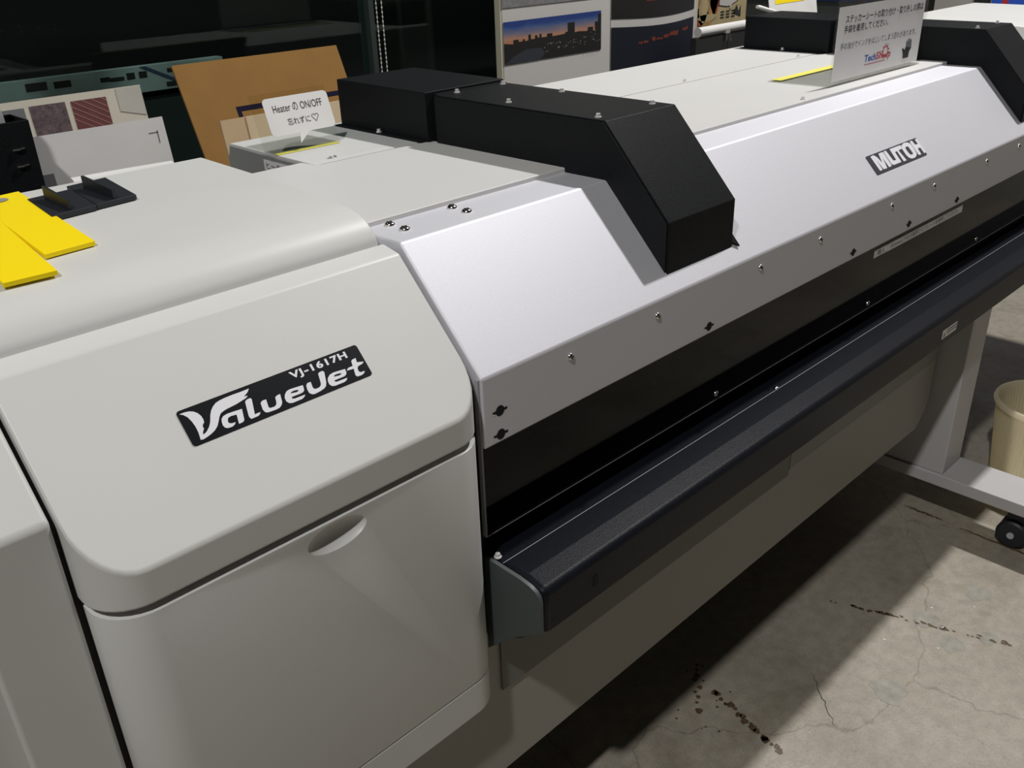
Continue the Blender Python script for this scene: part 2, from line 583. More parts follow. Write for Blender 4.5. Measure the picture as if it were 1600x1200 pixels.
# badge on the lid
LET = {'V': [[0.2838, 0.0867], [0.2886, 0.0868], [0.2931, 0.0861], [0.2966, 0.0845], [0.2994, 0.0816], [0.3011, 0.0778], [0.3013, 0.074], [0.3006, 0.0712], [0.2986, 0.0698], [0.2975, 0.0678], [0.2978, 0.0659], [0.2958, 0.0637], [0.2943, 0.0612], [0.2963, 0.0612], [0.2991, 0.0626], [0.3028, 0.0657], [0.3056, 0.0691], [0.309, 0.0755], [0.3115, 0.0791], [0.315, 0.0823], [0.319, 0.0846], [0.3233, 0.0856], [0.3287, 0.0861], [0.3363, 0.0863], [0.3453, 0.0861], [0.3546, 0.0863], [0.352, 0.0836], [0.3492, 0.082], [0.3463, 0.0807], [0.3503, 0.0799], [0.347, 0.0784], [0.3423, 0.0775], [0.3364, 0.0764], [0.3308, 0.0758], [0.3261, 0.0754], [0.3221, 0.0747], [0.3185, 0.0735], [0.3159, 0.071], [0.3133, 0.0674], [0.31, 0.0634], [0.306, 0.0605], [0.3014, 0.0586], [0.2964, 0.0573], [0.2926, 0.0566], [0.2901, 0.0572], [0.2907, 0.0601], [0.2915, 0.0644], [0.2917, 0.0704], [0.291, 0.076], [0.2894, 0.0813], [0.2869, 0.0848]],
       'a': [[0.3387, 0.0701], [0.3357, 0.0596], [0.3344, 0.0582], [0.3323, 0.0577], [0.3292, 0.0576], [0.3314, 0.0669], [0.3258, 0.0675], [0.3229, 0.0669], [0.3214, 0.0652], [0.3207, 0.0628], [0.3215, 0.0615], [0.3237, 0.0606], [0.3272, 0.0604], [0.3252, 0.0585], [0.3221, 0.0575], [0.3178, 0.0578], [0.3156, 0.0593], [0.3148, 0.0621], [0.3154, 0.0654], [0.3167, 0.0683], [0.3194, 0.0702], [0.3238, 0.0709], [0.3311, 0.0706]],
       'l': [[0.3512, 0.077], [0.352, 0.0756], [0.3473, 0.0603], [0.3486, 0.0606], [0.3534, 0.0605], [0.3519, 0.0588], [0.3494, 0.0577], [0.3424, 0.0576], [0.3413, 0.059], [0.3412, 0.0613], [0.3447, 0.0749], [0.3461, 0.0764], [0.3485, 0.077]],
       'u': [[0.3646, 0.0701], [0.363, 0.0619], [0.3642, 0.0606], [0.3688, 0.0603], [0.371, 0.0614], [0.3722, 0.063], [0.374, 0.0688], [0.3764, 0.0698], [0.3801, 0.07], [0.3778, 0.0615], [0.3757, 0.0591], [0.3728, 0.0574], [0.3686, 0.057], [0.3601, 0.0574], [0.3576, 0.0585], [0.3566, 0.0617], [0.3577, 0.0681], [0.3589, 0.0696], [0.3612, 0.0703]],
       'e': [[0.4059, 0.0699], [0.4046, 0.0648], [0.4025, 0.0632], [0.3992, 0.0628], [0.3892, 0.0629], [0.3888, 0.0612], [0.3912, 0.0603], [0.4032, 0.0601], [0.4012, 0.0583], [0.398, 0.0571], [0.3869, 0.057], [0.3838, 0.0581], [0.382, 0.0607], [0.3822, 0.0643], [0.3838, 0.0673], [0.3872, 0.0701], [0.3913, 0.0709]],
       'J': [[0.4325, 0.0763], [0.4337, 0.0745], [0.4299, 0.0637], [0.4277, 0.0603], [0.4245, 0.0586], [0.4197, 0.0576], [0.4126, 0.057], [0.4097, 0.0578], [0.4077, 0.0602], [0.4077, 0.064], [0.4088, 0.0682], [0.4112, 0.0702], [0.4151, 0.0701], [0.4141, 0.0644], [0.4145, 0.0626], [0.416, 0.0615], [0.4203, 0.0615], [0.423, 0.063], [0.4242, 0.0651], [0.4267, 0.0751], [0.4286, 0.0761]],
       'e2': [[0.4561, 0.0696], [0.4556, 0.0657], [0.4541, 0.0637], [0.4513, 0.0626], [0.4389, 0.0625], [0.4389, 0.061], [0.4411, 0.0602], [0.4534, 0.0601], [0.4512, 0.0579], [0.448, 0.057], [0.4366, 0.057], [0.4333, 0.0581], [0.4318, 0.0608], [0.4322, 0.0645], [0.4338, 0.0672], [0.4374, 0.0697], [0.4418, 0.0706]],
       't': [[0.4733, 0.0763], [0.4721, 0.0716], [0.4797, 0.0696], [0.477, 0.068], [0.4711, 0.0672], [0.4694, 0.0656], [0.4687, 0.0624], [0.4698, 0.0604], [0.4754, 0.0599], [0.4728, 0.0578], [0.4696, 0.057], [0.4643, 0.0573], [0.4632, 0.0593], [0.4642, 0.0633], [0.4652, 0.0664], [0.4571, 0.0671], [0.4591, 0.0691], [0.4616, 0.0695], [0.4657, 0.0695], [0.4668, 0.0745], [0.4686, 0.076]]}
HOLES = [[[0.3899, 0.0668], [0.3916, 0.0677], [0.3946, 0.068], [0.3993, 0.0672], [0.3983, 0.0661], [0.3962, 0.0657]],
         [[0.4403, 0.0664], [0.4423, 0.0676], [0.4454, 0.0677], [0.4501, 0.0669], [0.4487, 0.0658], [0.4464, 0.0655]]]


def rrect(x0, x1, y0, y1, r, n=5):
    pts = []
    for cx, cy, a in ((x0 + r, y0 + r, math.pi), (x1 - r, y0 + r, 1.5 * math.pi), (x1 - r, y1 - r, 0), (x0 + r, y1 - r, .5 * math.pi)):
        for k in range(n):
            q = a + (math.pi / 2) * k / (n - 1)
            pts.append((cx + r * math.cos(q), cy + r * math.sin(q)))
    return pts


b = MB()
b.solid([slope(x, s, 0) for x, s in rrect(.2817, .4817, .0535, .0900, .003)], SN * .0008, M['badge'])
for k, pts in LET.items():
    b.poly([slope(x, s, .00105) for x, s in pts], M['white'])
for pts in HOLES:
    b.poly([slope(x, s, .00125) for x, s in pts], M['badge'])
b.text('VJ-1617H', slope(.3985, .0776, .0009), XA, SU, .0672, M['white'], height=.0098, bold=.034)
b.build('model_badge', lid)
# curved top cover of the cabinet
b = MB()
b.prism_x([(.8318, .8745), (.8318, 1.0655), (.8355, 1.0720), (.842, 1.080), (.850, 1.0868), (.862, 1.0925), (.878, 1.0967), (.90, 1.0993), (.95, 1.1015), (1.09, 1.105), (1.24, 1.107), (1.24, .56), (.8318, .56)],
          CX0, CX1 - .004, M['plastic'])
topc = b.build('cabinet_top_cover', P, bevel=.004, seg=3, smooth=40, angle=60)
# door with a finger dimple
b = MB()
b.solid([(x, y, .5365) for x, y in rounded_plan(CX0 + .002, CX1, .660, .828, .045)], (0, 0, .8685 - .5365), M['plastic'])
door = b.build('cabinet_door', P)
d = MB()
bmesh.ops.create_uvsphere(d.bm, u_segments=48, v_segments=24, radius=1.0)
for v in d.bm.verts:
    v.co = Vector((.3815 + v.co.x * .036, .6565 + v.co.y * .014, .8500 + v.co.z * .0168))
dim = d.build('dimple_tool', P)
mo = door.modifiers.new('dimple', 'BOOLEAN')
mo.object = dim
mo.operation = 'DIFFERENCE'
mo.solver = 'EXACT'
bv = door.modifiers.new('bevel', 'BEVEL')
bv.width = .003
bv.segments = 3
bv.limit_method = 'ANGLE'
bv.angle_limit = math.radians(40)
dg = bpy.context.evaluated_depsgraph_get()
dg.update()
me = bpy.data.meshes.new_from_object(door.evaluated_get(dg))
door.modifiers.clear()
door.data = me
me.shade_smooth()
me.set_sharp_from_angle(angle=math.radians(35))
bpy.data.objects.remove(dim)
# strip under the door
b = MB()
b.solid([(x, y, .482) for x, y in rounded_plan(CX0 + .002, CX1, .660, .828, .045)], (0, 0, .5352 - .482), M['plastic'])
b.build('cabinet_base_trim', P, bevel=.003, seg=3, angle=40)
# dark chassis seen in the gaps
b = MB()
b.solid([(x, y, .49) for x, y in rounded_plan(CX0 + .012, CX1 - .006, .685, .826, .04)], (0, 0, .42), M['darkcore'])
b.prism_x([(.716, .42), (.716, .955), (.80, 1.04), (1.18, 1.04), (1.18, .42)], .148, .163, M['darkcore'])
b.prism_x([(.694, .58), (.694, .915), (.812, 1.045), (.87, 1.05), (.87, .58)], .584, .6025, M['darkcore'])
b.build('cabinet_chassis', P)
# panel left of the cabinet
b = MB()
b.prism_x([(.708, .40), (.708, .962), (.800, 1.057), (1.19, 1.075), (1.19, .40)], .077, .1495, M['plastic'])
b.build('side_panel', P, bevel=.005, seg=4, angle=24)

# silver front cover
X0, X1 = .599, 2.745
b = MB()
b.prism_x([(.680, .843), (.680, .933), (.8075, 1.066), (.905, 1.066), (.905, .90), (.72, .843)], X0, X1, M['silver'])
cover = b.build('front_cover', P, bevel=.003, seg=3, angle=24)
b = MB()                                   # maker badge
b.solid([slope(x, s, 0) for x, s in rrect(1.5965, 1.8020, .0432, .0826, .002)], SN * .001, M['badgegrey'])
MUT = [[[1.6106, 0.0795], [1.6232, 0.0803], [1.6304, 0.0746], [1.6347, 0.0609], [1.642, 0.0796], [1.6556, 0.0798], [1.6602, 0.0788], [1.6586, 0.0489], [1.647, 0.0483], [1.6463, 0.069], [1.6396, 0.0481], [1.6255, 0.0487], [1.6229, 0.0699], [1.6216, 0.0485], [1.6118, 0.0482]],
       [[1.6622, 0.0799], [1.6719, 0.0798], [1.6745, 0.0574], [1.6781, 0.0563], [1.6851, 0.0564], [1.6868, 0.0801], [1.7315, 0.0798], [1.7295, 0.0721], [1.7138, 0.0716], [1.7185, 0.0481], [1.7064, 0.0481], [1.707, 0.0709], [1.6983, 0.0711], [1.6976, 0.0489], [1.6677, 0.0487], [1.6611, 0.052]],
       [[1.7334, 0.0784], [1.7483, 0.0814], [1.7624, 0.0796], [1.7690, 0.0753], [1.7695, 0.0662], [1.7678, 0.0532], [1.7618, 0.049], [1.7511, 0.0464], [1.7398, 0.0472], [1.7319, 0.0506], [1.7283, 0.0575], [1.7287, 0.0706]],
       [[1.7709, 0.0802], [1.7811, 0.0796], [1.7824, 0.07], [1.7940, 0.0695], [1.7935, 0.0799], [1.8015, 0.0799], [1.8019, 0.048], [1.7940, 0.0480], [1.7938, 0.0609], [1.7828, 0.0613], [1.7815, 0.048], [1.7709, 0.0483]]]
for pts in MUT:
    b.poly([slope(x, s, .0013) for x, s in pts], M['white'])
b.poly([slope(x, s, .0015) for x, s in [[1.7415, 0.0712], [1.7478, 0.0729], [1.7537, 0.0719], [1.7549, 0.0639], [1.7552, 0.056], [1.7522, 0.0545], [1.7452, 0.0546], [1.742, 0.0578], [1.7409, 0.0658]]], M['badgegrey'])
b.build('maker_badge', cover)
for x in (.746, .919, 1.172, 1.351, 1.607, 1.786, 2.045, 2.228, 2.45):
    screw(SCREW, (x, .680, .911), (0, -1, 0), cover)
for x, y in ((.635, .872), (.635, .843), (.733, .870), (.733, .842)):
    screw(SCREWBIG, (x, y, 1.066), (0, 0, 1), cover)
for x, z in ((.625, .885), (.625, .854), (1.044, .856), (1.478, .857), (1.697, .857), (1.918, .856)):
    b = MB()                               # keyhole slots: a disc and a bar
    b.poly([(x + .0068 * math.cos(q), .6796, z + .0068 * math.sin(q)) for q in [2 * math.pi * k / 18 for k in range(18)]], M['hole'])
    b.poly([(x - .0115, .67965, z - .0016), (x + .0115, .67965, z - .0016), (x + .0115, .67965, z + .0016), (x - .0115, .67965, z + .0016)], M['hole'])
    b.poly([(x - .0125, .67955, z - .0026), (x - .0095, .67955, z - .0026), (x - .0095, .67955, z - .0012), (x - .0125, .67955, z - .0012)], M['chrome'])
    b.build('keyhole_slot', cover)

# cream top panels between cabinet, arms and right cabinet
for x0, x1, nm in ((.588, .968, 0), (1.116, 2.278, 1), (2.426, 2.742, 2)):
    b = MB()
    y1 = 1.203
    pts = [(x0, .884), (x1, .884), (x1, y1), (x0, y1)]
    if nm == 0:
        pts = [(x0, .884), (x1, .884), (x1, 1.192), (.752, 1.192), (.744, 1.198), (.7405, 1.228), (x0, 1.228)]
    b.solid([(x, y, 1.058) for x, y in pts], (0, 0, .0145), M['panel'])
    o = b.build('top_panel', P, bevel=.0018, seg=2)
    if nm == 1:
        screw(SCREWHEX, (1.64, .895, 1.0725), (0, 0, 1), o)
b = MB()
b.box(.60, 2.742, .90, 1.21, .95, 1.0565, M['darkcore'])
b.build('carriage_housing', P)
# rear housing
b = MB()
b.prism_x([(1.2055, .60), (1.2055, 1.073), (1.452, 1.073), (1.458, 1.067), (1.458, .60)], .7425, 2.742, M['panel'])
b.solid([(.7425, 1.2055, 1.045), (.7425, 1.194, 1.045), (.958, 1.194, 1.045), (.958, 1.2055, 1.045)], (0, 0, .028), M['panel'])
rear = b.build('rear_housing', P, bevel=.0012, seg=2)
b = MB()
b.prism_x([(1.232, .62), (1.232, 1.068), (1.446, 1.0705), (1.456, 1.05), (1.456, .62)], .7385, .7423, M['greyside'])
b.build('side_plate', rear, bevel=.001)
b = MB()
b.solid(rect3((.7380, 1.338, 1.046), (0, -1, 0), (0, 0, 1), .085, .017), (-.0004, 0, 0), M['paper'])
b.text('ヒータ', (.7374, 1.331, 1.0490), (0, -1, 0), (0, 0, 1), .042, M['ink'], height=.011)
b.build('heater_label', rear)
b = MB()
for k, (dx, dy) in enumerate(((0, 0), (.009, .002), (.004, .008), (.013, .009), (-.004, .001))):
    b.poly([(.785 + dx + .003 * math.cos(q), 1.214 + dy + .0035 * math.sin(q), 1.0733) for q in [2 * math.pi * j / 5 for j in range(5)]], M['inkgrey'])
b.build('printed_mark', rear)
for x, y in ((1.702, 1.2125), (2.177, 1.213)):
    screw(SCREWHEX, (x, y, 1.0725), (0, 0, 1), rear)


# black arm covers
def arm(x0):
    xw = x0 + .159
    b = MB()
    prof = [(.699, .940), (.699, 1.0245), (.812, 1.1455), (1.166, 1.1475), (1.166, 1.045), (.88, 1.045), (.73, .945)]
    b.prism_x(prof, x0 + .0025, xw, M['black'])
    a = b.build('arm_cover', P, bevel=.0015, seg=2)
    b = MB()
    pin = [(.7015, .940), (.7015, 1.0230), (.813, 1.1430), (1.166, 1.145), (1.166, 1.045), (.88, 1.045), (.73, .945)]
    b.prism_x(pin, x0, x0 + .0022, M['black'])
    b.build('side_plate', a)
    b = MB()
    b.prism_x([(1.1665, 1.06), (1.1665, 1.1475), (1.1795, 1.1475), (1.1795, 1.06)], x0 + .010, xw + .002, M['black'])
    b.build('joint_strip', a)
    b = MB()
    b.prism_x([(1.180, 1.0735), (1.180, 1.1515), (1.425, 1.1535), (1.425, 1.0735)], x0 - .008, xw + .009, M['black'])
    b.build('rear_box', a, bevel=.0015, seg=2)
    b = MB()
    b.box(x0 - .020, x0 - .0085, 1.186, 1.428, 1.0735, 1.0760, M['black'])
    b.build('flange', a, bevel=.0005)
    b = MB()                                # little foot lip at the lower right corner
    lip = [slope(xw, .034, .001), slope(xw + .013, .024, .001), slope(xw + .013, .045, .001), slope(xw, .055, .001)]
    b.solid(lip, SN * .003, M['black'])
    b.build('foot_lip', a)
    for x, y in ((.039, 1.155), (.150 - .008, 1.155), (.024, 1.020), (.142, 1.020), (.015, .835), (.139, .838)):
        screw(SCREWHEX, (x0 + x, y, 1.1455 + (y - .812) * .0056), (0, 0, 1), a)
    screw(SCREWHEX, (x0 - .0145, 1.304, 1.0760), (0, 0, 1), a)
    return a


arm(.960)
arm(2.270)

# smoked acrylic window under the cover, dark bed behind it
b = MB()
b.box(X0, 2.742, .6845, .6885, .7195, .860, M['acrylic'])
win = b.build('window_panel', P)
b = MB()
b.box(X0 - .0026, X0 - .0002, .6835, .6895, .7195, .932, M['edgegrey'])
b.build('lit_edge_strip', win)  # left acrylic edge catching light, drawn as a lighter grey strip
b = MB()
b.box(X0, 2.742, .6842, .6888, .7185, .7194, M['edgegrey'])
b.build('lower_edge', win)
b = MB()
b.box(X0, 2.742, .6890, .6915, .8155, .8165, M['edgegrey'])
b.build('upper_edge', win)
for x in (1.082, 1.578, 2.088):
    screw(SCREW, (x, .6845, .730), (0, -1, 0), win)
for x in (.946, 1.19):
    screw(SCREW, (x, .700, .793), (0, -1, 0), win)
b = MB()
b.solid(rect3((1.5745, .6843, .8195), (1, 0, 0), (0, 0, 1), .0535, .0145), (0, -.0004, 0), M['paper'])
b.text('購入', (1.586, .6836, .8222), (1, 0, 0), (0, 0, 1), .030, M['inkgrey'], height=.0095)
b.build('caption_label', win)
b = MB()
b.solid(rect3((1.6300, .6843, .8190), (1, 0, 0), (0, 0, 1), .3395, .0150), (0, -.0004, 0), M['paper'])
b.text('(0.5mm以下は付属厚さえプレートを使用してください', (1.639, .6836, .8212), (1, 0, 0), (0, 0, 1), .310, M['inkgrey'], height=.0108)
b.build('instruction_label', win)
b = MB()
b.box(.603, 2.742, .705, .90, .66, .695, M['blackrail'])
b.box(.603, 2.742, .80, .90, .695, .84, M['darkcore'])
b.box(.603, 2.742, .700, .715, .70, .775, M['blackrail'])
b.build('print_bed', P)
# front media guide rail
b = MB()
b.prism_x([(.705, .684), (.664, .6885), (.626, .6885), (.592, .6825), (.592, .6205), (.640, .580), (.705, .545)], .601, 2.745, M['blackrail'])
rail = b.build('front_rail', P, bevel=.010, seg=5, smooth=7, angle=60)
b = MB()
b.box(.603, 2.742, .6618, .6626, .6886, .6890, M['edgegrey'])
b.build('rail_edge_highlight', rail)  # highlight along the rail's rear bend, drawn as a thin grey line
b = MB()
b.prism_x([(.690, .690), (.628, .6890), (.610, .6868), (.600, .6830), (.5945, .6770), (.5925, .668), (.5925, .623), (.640, .590), (.690, .541)], .5945, .6005, M['endplate'])
b.build('end_plate', rail, bevel=.0008)
b = MB()
b.solid(rect3((1.727, .5918, .6330), (1, 0, 0), (0, 0, 1), .068, .0185), (0, -.0004, 0), M['paper'])
b.poly([(1.731, .5911, .636), (1.741, .5911, .636), (1.736, .5911, .6475)], mat('warning_red', (.45, .12, .10), .6))
for zz in (.6455, .6395):
    for k in range(6):
        b.poly(rect3((1.746 + k * .0078, .5911, zz), (1, 0, 0), (0, 0, 1), .0064, .0028), M['inkgrey'])
b.build('warning_label', rail)
b = MB()
b.box(.690, .698, .5912, .5922, .640, .655, M['hole'])
b.build('slot', rail)
screw(SCREWHEX, (.607, .676, .6885), (0, 0, 1), rail)
screw(SCREW, (1.235, .667, .6875), (0, 0, 1), rail)
# lower beam
b = MB()
b.prism_x([(.700, .284), (.700, .60), (.80, .60), (.80, .284)], .24, 1.985, M['beam'])
b.solid([(1.985, .700, .284), (2.020, .700, .315), (2.034, .700, .345), (2.034, .700, .60), (1.985, .700, .60)], (0, .10, 0), M['beam'])
beam = b.build('lower_beam', P, bevel=.002)
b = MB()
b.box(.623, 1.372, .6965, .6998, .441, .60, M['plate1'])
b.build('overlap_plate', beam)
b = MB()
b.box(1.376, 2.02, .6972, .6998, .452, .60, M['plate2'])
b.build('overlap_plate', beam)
b = MB()
b.box(.60, 2.74, .705, 1.40, .60, .66, M['darkcore'])
b.build('base_frame', P)
# right cabinet
b = MB()
b.prism_x([(.660, .48), (.660, .914), (.800, 1.058), (.835, 1.066), (.845, 1.0945), (.87, 1.1055), (.95, 1.112), (1.24, 1.1165), (1.24, .48)], 2.746, 3.32, M['plastic'])
b.build('right_cabinet', P, bevel=.004, seg=3, smooth=40)


# stand: two legs on long feet with casters
def stand(x0, yf, wheels):
    b = MB()
    b.box(x0, x0 + .105, max(.640, yf), .86, .150, .60, M['leg'])
    b.build('stand_leg', P, bevel=.003)
    b = MB()
    b.box(x0 - .007, x0 + .115, yf, 1.30, .118, .150, M['leg'])
    ft = b.build('stand_foot', P, bevel=.003)
    for y in wheels:
        b = MB()
        cx = x0 + .055
        for dx in (-.024, .012):
            b.tube([(cx + dx, y, .036), (cx + dx + .004, y, .036), (cx + dx + .020, y, .036), (cx + dx + .024, y, .036)][0:4], [.031, .036, .036, .031], M['bracket'], seg=24)
        b.tube([(cx - .028, y, .036), (cx + .040, y, .036)], .008, M['leg'], seg=12)
        b.box(cx - .012, cx + .020, y - .02, y + .02, .06, .118, M['bracket'])
        b.build('caster', ft)


stand(2.050, .20, (.27, .47, 1.22))
stand(.22, .70, (.78, 1.22))

# ------------------------------------------------------------------ things lying on the printer
K = 1.0495


def zt(y):
    return 1.1015 + (y - .95) * .024


def slab(name, pts, th, m, label, cat, group, hole=None, bevel=.0006):
    pts = [(x * K, y * K) for x, y in pts]
    cx = sum(p[0] for p in pts) / len(pts)
    cy = sum(p[1] for p in pts) / len(pts)
    t = thing(name, (cx, cy, zt(cy)), label, cat, group)
    b = MB()
    base = [(x, y, zt(y) + .0012) for x, y in pts]
    b.solid(base, (0, 0, th), m)
    b.build('plate', t, bevel=bevel)
    return t


t = slab('acrylic_strip', [(.255, .903), (.305, .908), (.318, 1.158), (.268, 1.153)], .005, M['yellow'],
         'yellow plastic strip with a round grey hole near its far end, beside the black brackets', 'strip', 'yellow strips on the cabinet top')
b = MB()
b.poly([(.302 + .011 * math.cos(q), 1.189 + .011 * math.sin(q), zt(1.189) + .0066) for q in [2 * math.pi * k / 20 for k in range(20)]], M['dot'])
b.build('round_hole', t)
slab('acrylic_strip', [(.201, .852), (.247, .850), (.266, 1.088), (.217, 1.09)], .005, M['yellow'],
     'plain yellow plastic strip nearest the cabinet front edge, at the far left', 'strip', 'yellow strips on the cabinet top')


def bracket(pts, fin, dot, label):
    t = slab('bracket_plate', pts, .006, M['bracket'], label, 'bracket', 'black brackets on the cabinet top')
    (xa, ya), (xb, yb) = [(x * K, y * K) for x, y in fin]
    dot = (dot[0] * K, dot[1] * K)
    z = zt(1.13) + .0064
    b = MB()
    b.solid([(xa, ya, z), (xb, yb, z), (xb, yb, z + .011), (xa, ya, z + .017)], (.0032, 0, 0), M['bracket'])
    b.build('fin', t)
    b = MB()
    b.lathe([(.0085, 0), (.0085, .0006)], (dot[0], dot[1], z), M['dot'], 20)
    b.build('magnet', t)


bracket([(.306, 1.022), (.356, 1.028), (.362, 1.118), (.312, 1.112)], ((.3255, 1.096), (.3275, 1.030)), (.349, 1.098),
        'black plate with an upright fin lying right beside the yellow strips')
bracket([(.357, 1.030), (.405, 1.036), (.413, 1.140), (.364, 1.134)], ((.374, 1.108), (.379, 1.036)), (.402, 1.122),
        'black plate with an upright fin, farther from the yellow strips')

# small speech-bubble sign on the rear housing
t = thing('counter_sign', (.80, 1.33, 1.0735), 'small white speech-bubble sign in a clear stand on the rear housing', 'sign')
LU = Vector((0, .02, .057)).normalized()
LN = LU.cross(XA) * -1
b = MB()
b.solid(rect3((.7225, 1.300, 1.0745), XA, LU, .140, .093), (0, .0015, 0), M['clear'])
b.solid([(.7425, 1.302, 1.0735), (.862, 1.302, 1.0735), (.862, 1.40, 1.0735), (.7425, 1.40, 1.0735)], (0, 0, .0012), M['clearbase'])
b.build('clear_stand', t)
b = MB()
b.solid(rect3((.742, 1.2975, 1.0736), XA, (0, 1, 0), .118, .012), (0, 0, .0008), M['tape'])
b.build('yellow_tape', t)
b = MB()
o = Vector((.741, 1.2955, 1.0735))


def bub(x, s, off=0.0):
    return o + XA * x + LU * s + Vector((0, -.0006 - off, 0))


out = [(x, s) for x, s in rrect(0, .1195, .029, .0875, .007)]
k0 = 5
out = out[:5] + [(.050, .029), (.0465, .0125), (.068, .029)] + out[5:]
b.solid([bub(x, s) for x, s in out], (0, -.0006, 0), M['paper'])
b.text('Heater の ON/OFF', bub(.0145, .0640, .0008), XA, LU, .091, M['ink'], height=.0125)
b.text('忘れずに', bub(.034, .0425, .0008), XA, LU, .042, M['ink'], height=.0110)
b.text('♡', bub(.079, .0415, .0008), XA, LU, .0135, M['inkgrey'], height=.0125)
b.build('bubble_card', t)

# larger clear sign on the middle panel
t = thing('acrylic_sign', (1.99, .99, 1.0725), 'large clear upright sign with printed glove notice on the middle panel', 'sign')
b = MB()
b.box(1.788, 2.205, .920, .9225, 1.0735, 1.236, M['clear'])
b.box(1.788, 2.205, .9225, 1.062, 1.0728, 1.0750, M['clearbase'])
b.build('clear_stand', t)
b = MB()
b.box(1.805, 2.20, 1.040, 1.062, 1.0752, 1.0760, M['tape'])
b.build('yellow_tape', t)
b = MB()
YS = .9190
b.solid(rect3((1.792, YS + .0006, 1.0825), XA, (0, 0, 1), .392, .140), (0, -.0004, 0), M['paper'])
UZ = (0, 0, 1)
b.text('ステッカーシートの取り付け・取り外しの際は', (1.822, YS - .0002, 1.191), XA, UZ, .352, M['ink'], height=.0150, bold=.006)
b.text('手袋を着用してください。', (1.820, YS - .0002, 1.172), XA, UZ, .190, M['ink'], height=.0148, bold=.006)
b.text('手の油分でインクをはじいてしまう恐れがあります。', (1.812, YS - .0002, 1.141), XA, UZ, .342, M['inkgrey'], height=.0135)
blue = mat('ink_blue', (.02, .08, .42), .6)
red = mat('ink_red', (.50, .03, .05), .6)
b.text('Tech', (1.923, YS - .0002, 1.1065), XA, UZ, .052, blue, height=.0140, bold=.02)
b.text('Sh', (1.976, YS - .0002, 1.1065), XA, UZ, .028, red, height=.0150, bold=.02)
b.text('p', (2.030, YS - .0002, 1.1015), XA, UZ, .013, red, height=.0150, bold=.02)
gx, gz = 2.0165, 1.1195
for k in range(24):                        # gear ring
    q0, q1 = 2 * math.pi * k / 24, 2 * math.pi * (k + 1) / 24
    ro = .0107
    b.poly([(gx + r * math.cos(q) * 1.15, YS - .0004, gz + r * math.sin(q)) for r, q in ((.0085, q0), (ro, q0), (ro, q1), (.0085, q1))], red)
for k in range(9):
    q = 2 * math.pi * k / 9 + .3
    b.poly([(gx + (r * math.cos(q) - s * math.sin(q)) * 1.15, YS - .0004, gz + r * math.sin(q) + s * math.cos(q)) for r, s in ((.0105, -.0016), (.0160, -.0008), (.0160, .0008), (.0105, .0016))], red)
for k in range(5):
    b.poly(rect3((2.006 + k * .0045, YS - .0002, 1.1065), XA, UZ, .003, .007), red)
b.poly(rect3((1.925, YS - .0002, 1.1005), XA, UZ, .095, .0012), red)
# glove pictogram
gl = [(0, 0), (.016, 0), (.017, .016), (.0215, .024), (.0205, .034), (.0195, .046), (.0170, .047), (.0163, .038), (.0155, .049), (.0130, .050), (.0125, .038),
      (.0110, .049), (.0085, .0485), (.0085, .038), (.0068, .045), (.0045, .044), (.0050, .030), (.0030, .022), (-.003, .028), (-.0055, .026), (-.001, .012)]
b.poly([(2.107 + x * 1.7, YS - .0003, 1.0945 + z * .80) for x, z in gl], M['ink'])
b.poly([(2.107 + x * 1.7, YS - .0005, 1.0945 + z * .80) for x, z in gl[3:17]], M['inkgrey'])
b.build('notice_sheet', t)

# ------------------------------------------------------------------ behind the printer
M['bench'] = mat('dark_bench_laminate', (0.02, 0.02, 0.02), 0.6)
t = thing('low_bench', (1.9, 1.82, 0), 'long dark bench behind the printer below the window', 'bench')
b = MB()
b.box(.10, 3.9, 1.50, 2.12, .82, .85, M['bench'])
b.build('bench_top', t, bevel=.002)
for x in (.14, 1.9, 3.8):
    b = MB()
    b.box(x, x + .06, 1.52, 2.10, 0, .82, M['bench'])
    b.build('leg', t)

BZ = .8505


def leaning(name, x0, x1, y_bot, y_top, z_top, th, m, label, cat, group=None, skew=0.0, parts=()):
    """flat sheet standing on the bench, leaning back; returns (thing, point(x, s, off)) with s measured up the sheet"""
    t = thing(name, ((x0 + x1) / 2, y_bot, BZ), label, cat, group)
    up = Vector((0, y_top - y_bot, z_top - BZ))
    L = up.length
    up.normalize()
    nrm = XA.cross(up)

    def pt(x, s, off=0.0):
        return Vector((x + skew * s, y_bot, BZ)) + up * s + nrm * off
    b = MB()
    b.solid([pt(x0, 0), pt(x1, 0), pt(x1, L), pt(x0, L)], -nrm * th, m)
    return t, pt, L, b


M['kraft'] = mat('brown_cardboard', (0.27, 0.145, 0.045), 0.9, spec=0.15, var=0.06, vscale=14)
M['navy'] = mat('navy_print', (0.012, 0.010, 0.028), 0.9, spec=0.1)
t, pt, L, b = leaning('cardboard_sheet', .895, 1.313, 1.82, 1.95, 1.147, .005, M['kraft'],
                      'tall brown cardboard sheet with a printed navy frame leaning on the dark window', 'cardboard')
b.build('sheet', t)
b = MB()
zz = L - .105                       # outer top line of the printed frame
for (xa, xb, sa, sb) in ((1.004, 1.304, zz - .011, zz), (1.004, 1.014, .03, zz - .011), (1.294, 1.304, .03, zz - .011)):
    b.poly([pt(xa, sa, .0006), pt(xb, sa, .0006), pt(xb, sb, .0006), pt(xa, sb, .0006)], M['navy'])
b.build('printed_frame', t)
M['ply'] = mat('pale_plywood', (0.58, 0.42, 0.25), 0.7, var=0.07, vscale=10)
M['ply2'] = mat('pale_veneer', (0.66, 0.52, 0.34), 0.7, var=0.07, vscale=10)
t, pt, L, b = leaning('plywood_sheet', .857, 1.16, 1.66, 1.70, 1.066, .006, M['ply'],
                      'pale two-tone plywood sheet in front of the brown cardboard', 'plywood')
b.build('sheet', t)
b = MB()
